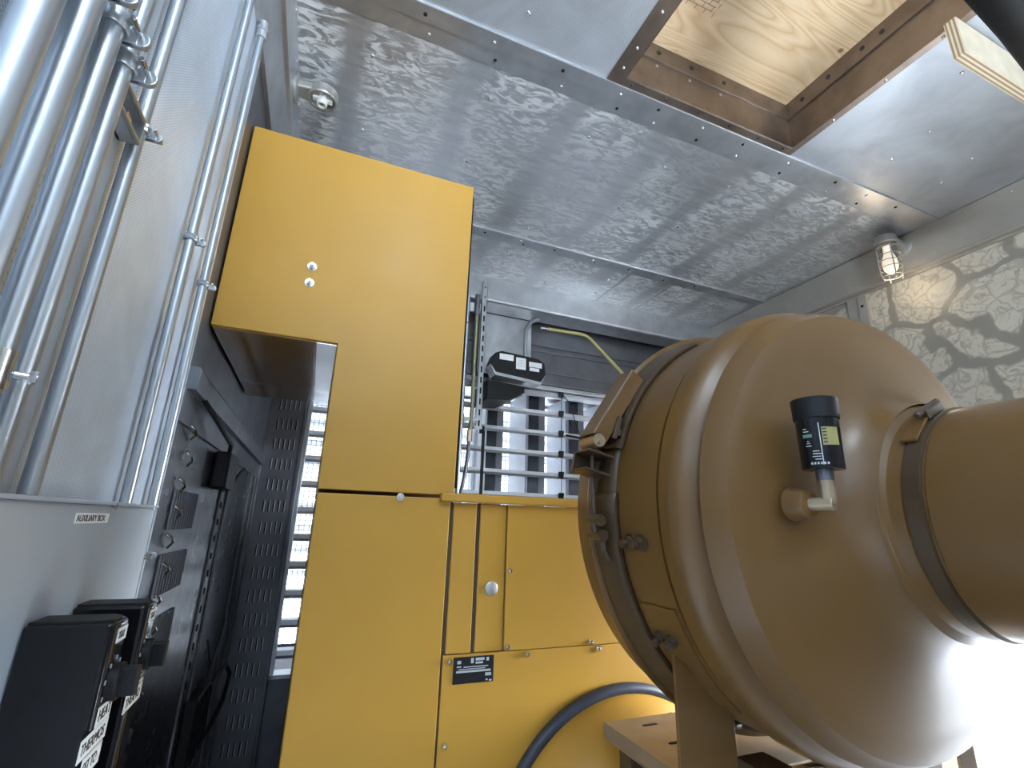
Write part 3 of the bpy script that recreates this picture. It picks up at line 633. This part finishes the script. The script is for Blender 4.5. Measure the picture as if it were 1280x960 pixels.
# service indicator
si = thing('service_indicator', 'small black filter service indicator gauge screwed into the tan dome', 'gauge', (.819, .575, 1.77))
K = 1.15; ixx, iyy = .712*K, .50*K
def Z(z): return CAMZ + (z-CAMZ)*K
def I(z): return (ixx, iyy, Z(z))
m = MB(); m.cyl(I(1.792), I(1.872), .0285*K, .0295*K, seg=36); m.build('body', 'black', si, bevel=.001, smooth=True)
m = MB(); m.cyl(I(1.868), I(1.901), .0315*K, .0325*K, seg=36); m.build('cap', 'matte', si, bevel=.0015, smooth=True)
m = MB(); m.cyl(I(1.776), I(1.794), .012*K, seg=16); m.build('stem', 'galvdark', si)
m = MB(); m.cyl(I(1.742), I(1.782), .0115*K, seg=8); m.cyl((ixx, iyy-.010, Z(1.742)), (ixx-.012, .605, Z(1.742)), .012, seg=20); m.build('elbow_fitting', 'copper', si, bevel=.002)
m = MB(); m.lathe((ixx-.012, .604, Z(1.742)), (0, -1, 0), [(-.03, .030), (-.004, .026), (.003, .023), (.006, .017), (.006, 0)], seg=28); m.build('boss', 'tan', si, smooth=True)
af = math.atan2(-iyy, -ixx)
def onbody(a, z, r=.0293): return Vector((ixx+K*r*math.cos(af+a), iyy+K*r*math.sin(af+a), Z(z)))
def patch(a0, a1, z0, z1, name, mat, par, r=.0300):
    m = MB(); n = 6
    ro = [[onbody(a0+(a1-a0)*k/n, z, r) for z in (z0, z1)] + [onbody(a0+(a1-a0)*k/n, z, r-.0010) for z in (z1, z0)] for k in range(n+1)]
    m.rings(ro); return m.build(name, mat, par)
sl = patch(.15, .95, 1.826, 1.853, 'scale_window', 'scale', si)
def mark(m, a, z, hw, hh, r=.0302):
    q = onbody(a, z, r); tt = Vector((-math.sin(af+a), math.cos(af+a), 0)); m.obox(q, tt, (0, 0, 1), tt.cross(Vector((0, 0, 1))), hw, hh, .0004)
m = MB()
for k in range(5): mark(m, .27, 1.830+k*.005, .0032, .0010, .0304)
m.build('scale_marks', 'ink', sl)
patch(-.75, -.30, 1.838, 1.843, 'green_label', 'green', si)
m = MB()
for a, z, wd in ((-.6, 1.851, .006), (-.55, 1.847, .009), (-.5, 1.832, .003), (-.5, 1.829, .006), (-.5, 1.825, .009), (-.2, 1.817, .010), (-.15, 1.813, .014), (-.2, 1.809, .013), (-.1, 1.805, .012)): mark(m, a, z, wd/2, .0007)
for k in range(6): mark(m, -.45+k*.14, 1.799, .0014, .0018)
m.build('printed_lines', 'inkwhite', si)
m = MB(); mark(m, .05, 1.828, .0008, .036); m.build('mould_line', 'inkwhite', si)
# stand
ts = thing('tank_stand', 'tan steel stand with upright leg and slotted plate under the air cleaner', 'stand', (.95, .95, 0))
m = MB(); m.prism([(.735, 0), (.735, 1.450), (.80, 1.395), (.882, 1.345), (.882, 0)], 'y', .895, .903); m.build('leg', 'tan', ts, bevel=.0015)
m = MB(); m.prism([(.95, 0), (.965, 1.262), (1.2, 1.235), (1.38, 1.262), (1.38, 0)], 'y', .800, .812); m.build('leg', 'tandark', ts, bevel=.0015)
m = MB(); m.box(.882, .96, .83, .903, 1.1, 1.25); m.build('brace', 'tandark', ts, bevel=.002)
me = MB()
x0, x1, y0, y1, zt = .797, 1.45, .935, 1.268, 1.20
slots = [(.905, 1.215), (.900, 1.105)]
me.box(x0, x1, y0, y1, zt-.005, zt).prism([(x0-.001, zt-.004), (x0-.001, zt-.03), (x0+.012, zt-.045), (x0+.03, zt-.048), (x0+.03, zt-.043), (x0+.014, zt-.040), (x0+.005, zt-.03), (x0+.005, zt-.004)], 'y', y0, y1)
me.mi = 1
for sx_, sy_ in slots: me.box(sx_-.018, sx_+.018, sy_-.006, sy_+.006, zt-.0005, zt+.0006).cyl((sx_-.018, sy_, zt-.0005), (sx_-.018, sy_, zt+.0006), .006).cyl((sx_+.018, sy_, zt-.0005), (sx_+.018, sy_, zt+.0006), .006)
me.build('slotted_plate', None, ts, bevel=.001, mats=['bare', 'hole'])
m = MB(); m.box(1.38, 1.44, .9, 1.25, 0, 1.195); m.box(.83, .88, 1.2, 1.25, 0, 1.195); m.build('post', 'tandark', ts, bevel=.002)

# ------------------------------------------------------------ gear by the beam: strut, controller, conduits
st = thing('slotted_strut', 'upright slotted steel strut hanging in front of the rear beam', 'strut', (.99, 3.08, 2.36))
m = MB(); m.box(.968, 1.005, 3.070, 3.074, 2.33, 3.435).box(.968, .972, 3.070, 3.102, 2.33, 3.435).box(1.001, 1.005, 3.070, 3.102, 2.33, 3.435); m.box(.955, 1.01, 3.066, 3.106, 2.315, 2.335)
m.mi = 1
for k in range(14): m.box(.980, .992, 3.0694, 3.0702, 3.39-k*.078-(.045 if k > 1 else 0.01), 3.39-k*.078)
m.build('channel', None, st, mats=['channel', 'hole'], bevel=.001)
m = MB(); m.box(1.0, 1.03, 3.07, 3.10, 2.29, 2.34); m.build('foot_clip', 'rubber', st, bevel=.002)
cb = thing('control_box', 'small black controller box with white labels hanging below the beam', 'control box', (1.2, 2.9, 2.6))
poly = [(1.015, 2.752), (1.045, 2.842), (1.09, 2.862), (1.375, 2.846), (1.425, 2.815), (1.435, 2.735), (1.395, 2.672), (1.05, 2.70)]
m = MB(); m.prism(poly, 'y', 2.95, 3.08); m.box(1.12, 1.30, 3.07, 3.311, 2.76, 2.82); m.build('housing', 'matte', cb, bevel=.006)
m = MB(); m.prism([(1.013, 2.755), (1.052, 2.702), (1.396, 2.674), (1.437, 2.738), (1.40, 2.662), (1.392, 2.652), (1.048, 2.680)], 'y', 2.952, 3.06); m.build('skirt', 'channel', cb)
for i, (a, b_, c_, d_) in enumerate(((1.075, 1.18, 2.797, 2.84), (1.20, 1.275, 2.745, 2.83), (1.30, 1.40, 2.775, 2.812), (1.305, 1.38, 2.745, 2.77))):
    s = MB().box(a, b_, 2.9485, 2.9495, c_, d_).build('sticker', 'sticker', cb)
    if i == 1:
        m = MB()
        for k in range(5): m.box(a+.012, b_-.012-.01*(k % 2), 2.948, 2.9486, c_+.018+k*.012, c_+.020+k*.012)
        m.build('printed_lines', 'inkwhite', s)
m = MB(); m.prism([(1.02, 2.66), (1.30, 2.645), (1.30, 2.60), (1.24, 2.56), (1.18, 2.53), (1.02, 2.52)], 'y', 3.02, 3.311); m.build('terminal_hood', 'matte', cb, bevel=.002)
tag(MB().box(1.03, 1.475, 3.312, 3.32, 2.80, 3.299).build('mounting_sheet', 'galv', bevel=.002), 'square galvanised sheet behind the black control box under the beam', 'sheet')
tag(MB().tube([(1.50, 3.24, 3.298), (1.43, 3.22, 3.25), (1.375, 3.20, 3.16), (1.36, 3.17, 3.0), (1.36, 3.15, 2.85)], .016, 14).build('flexible_cable', 'channel', smooth=True), 'grey flexible cable dropping from the beam into the control box', 'cable')
t = thing('bent_conduit', 'yellow bent conduit running from the cable area towards the tan tank', 'conduit', (1.8, 3.05, 3.0))
MB().tube([(1.50, 3.05, 3.138), (1.78, 3.05, 3.148), (1.83, 3.05, 3.142), (1.87, 3.05, 3.12), (2.28, 3.05, 2.78)], .013, 14).build('pipe', 'yelcond', t, smooth=True)
MB().cyl((1.435, 3.05, 3.136), (1.505, 3.05, 3.138), .009).build('bare_end', 'chrome', t)
t = thing('conduit', 'olive-tinted upright conduit between the duct box and the slotted strut', 'conduit', (.92, 3.05, 1.8), 'upright conduits beside the duct box')
MB().tube([(.925, 3.05, 3.30), (.925, 3.05, 2.9), (.925, 3.05, 2.45), (.922, 3.06, 2.28)], .0135, 14).build('pipe', 'olive', t, smooth=True)
MB().cyl((.925, 3.05, 3.14), (.925, 3.05, 3.30), .020).build('sleeve', 'galvdark', t, smooth=True)
MB().cyl((.922, 3.06, 2.22), (.922, 3.06, 2.30), .019, seg=6).build('nut', 'copper', t)
t = thing('conduit', 'pale upright conduit running tight along the right edge of the duct box', 'conduit', (.85, 3.05, 1.8), 'upright conduits beside the duct box')
MB().tube([(.855, 3.05, 3.30), (.855, 3.05, 2.45), (.855, 3.05, 1.8)], .0135, 14).build('pipe', 'conduit', t, smooth=True)
MB().cyl((.855, 3.05, 2.33), (.855, 3.05, 2.40), .019, seg=6).build('nut', 'copper', t)
tag(MB().tube([(.93, 3.10, 2.28), (.935, 3.12, 2.15), (.925, 3.13, 2.02), (.905, 3.14, 1.88), (.90, 3.15, 1.76)], .013, 10).build('flexible_cable', 'galvdark', smooth=True), 'grey flexible cable hanging below the olive-tinted conduit', 'cable')
tag(MB().box(.80, .97, 3.046, 3.075, 2.36, 2.385).build('conduit_support', 'channel', bevel=.002), 'short cross bar holding the upright conduits near the strut foot', 'bracket')
tag(MB().box(1.03, 1.045, 3.10, 3.13, 1.70, 2.31).build('upright_bar', 'matte', bevel=.002), 'thin black upright bar below the slotted strut', 'bar')
tag(MB().box(.80, .86, 3.08, 3.10, 3.20, 3.27).box(.88, .96, 3.08, 3.10, 3.18, 3.25).build('junction_plate', 'sticker', bevel=.003), 'small white plate beside the duct box under the beam', 'plate')

# ------------------------------------------------------------ lamps
def lamp(x, y, z, sgn, wallx, label, lit):
    t = thing('jar_lamp', label, 'lamp', (wallx, y, z), 'wall lamps near the ceiling')
    m = MB(); m.lathe((wallx, y, z), (sgn, 0, 0), [(-.001, .056), (.008, .058), (.012, .052), (.013, .0)], seg=36); m.build('mounting_plate', 'lampcast', t, smooth=True)
    m = MB(); m.prism([(wallx, y-.03), (x, y-.045), (x, y+.045), (wallx, y+.03)], 'z', z-.012, z+.026); m.build('arm', 'lampcast', t, bevel=.008)
    m = MB(); m.lathe((x, y, z+.03), (0, 0, -1), [(0, 0), (0, .050), (.008, .058), (.045, .058), (.048, .0585), (.052, .056), (.052, .049), (.02, .046), (.018, 0)], seg=40); m.build('head', 'lampcast', t, smooth=True)
    return t
t = lamp(-.182, 1.797, 3.405, 1, -.29, 'bare lamp holder without its glass, on the left flange above the yellow duct box', False)
m = MB(); m.lathe((-.182, 1.797, 3.42), (0, 0, -1), [(0, 0), (0, .030), (.015, .030), (.02, .022), (.055, .021), (.058, .019), (.058, .013), (.02, .011), (.02, 0)], seg=28); m.build('lamp_socket', 'ivory', t, smooth=True)
m = MB(); m.box(-.222, -.142, 1.785, 1.809, 3.385, 3.41); m.build('socket_ears', 'ivory', t, bevel=.004)
LX_, LY_ = 3.045, 1.53
t = lamp(LX_, LY_, 3.425, -1, 3.20, 'caged glass jar lamp glowing on the right flange', True)
m = MB(); m.lathe((LX_, LY_, 3.405), (0, 0, -1), [(0, .044), (.12, .044), (.17, .040), (.195, .028), (.202, 0)], seg=32); m.build('glass_jar', 'glass', t, smooth=True)
m = MB(); m.lathe((LX_, LY_, 3.39), (0, 0, -1), [(0, .0), (0, .016), (.05, .018), (.08, .027), (.12, .033), (.15, .030), (.17, .018), (.175, 0)], seg=28); m.build('light_bulb', 'bulb', t, smooth=True)
m = MB()
for dz, r in ((.0, .055), (.05, .056), (.09, .056), (.13, .055), (.185, .048)):
    m.tube([(LX_+r*math.cos(a), LY_+r*math.sin(a), 3.375-dz) for a in [2*PI*i/28 for i in range(28)]], .0028, 6, closed=True)
for k in range(4):
    a = PI/4+k*PI/2; q = lambda r, z: (LX_+r*math.cos(a), LY_+r*math.sin(a), z)
    m.tube([q(.056, 3.39), q(.058, 3.25), q(.054, 3.195), q(.045, 3.165)], .0035, 6)
m.build('wire_cage', 'lampcast', t, smooth=True)
lp = bpy.data.lights.new('bulb_light', 'POINT'); lp.energy = .8; lp.color = (1, .80, .55); lp.shadow_soft_size = .03
lo = bpy.data.objects.new('bulb_light', lp); C.objects.link(lo); lo.parent = t; lo.location = Vector((LX_, LY_, 3.15))-OFF[t]

# ------------------------------------------------------------ black duct, top right corner
def ray(px, py, Y):
    d = RR*((px-640)/FOC) + UU*(-(py-480)/FOC) + F_; return Vector((0, 0, CAMZ)) + d*(Y/d.y)
q0, q1 = ray(1203, 0, .40), ray(1282, 93, .46)
e = (q1-q0).normalized(); vd = ((q0+q1)/2-Vector((0, 0, CAMZ))).normalized(); up_ = vd.cross(e).normalized()
if up_.dot(UU) < 0: up_ = -up_
bd = thing('rubber_duct', 'fat black rubber duct crossing in front of the pale plywood board', 'duct', q0)
RD = .085
qa, qb = q0-e*.36+up_*(RD+.08), q1+e*.42+up_*(RD+.12)
m = MB(); m.tube([(qa.x, qa.y, ZC-.003), (qa.x, qa.y, ZC-.06), q0-e*.18+up_*(RD+.03), q0+up_*(RD+.001), (q0+q1)/2+up_*(RD+.004), q1+up_*(RD+.001), q1+e*.18+up_*(RD+.02), (qb.x, qb.y, max(qb.z, 2.9)), (qb.x+.05, qb.y, 3.2), (qb.x+.05, qb.y, ZC-.003)], RD, 40)
m.build('hose', 'rubber', bd, smooth=True)
fd = thing('added_fill_lamp', 'square fill lamp added out of view behind the viewpoint, aimed at the ceiling to brighten the room', 'lamp', FLP)  # unseen housing and bracket for the added fill light
dd = (FLT-FLP).normalized(); dx_ = dd.cross(Vector((0, 0, 1))).normalized(); dz_ = dx_.cross(dd)
m = MB(); cc = FLP-dd*.05
m.obox(cc-dd*.02, dx_, dd, dz_, .23, .02, .17)
for sg in (-1, 1): m.obox(cc+dx_*.225*sg+dd*.02, dx_, dd, dz_, .008, .045, .17); m.obox(cc+dz_*.165*sg+dd*.02, dx_, dd, dz_, .23, .045, .008)
m.build('housing', 'matte', fd, bevel=.004)
m = MB(); m.tube([cc-dd*.03, Vector((.55, -1.8, 2.15)), Vector((.55, -2.5, 2.15))], .02); m.build('bracket', 'matte', fd)
# rail outside the side door
tag(MB().box(3.75, 3.80, -.5, 2.2, .70, .80).box(3.75, 3.80, 1.9, 1.95, -.2, .7).box(3.75, 3.80, -.4, -.35, -.2, .7).build('handrail', 'flange', bevel=.005), 'pale handrail outside the bright side doorway', 'rail')
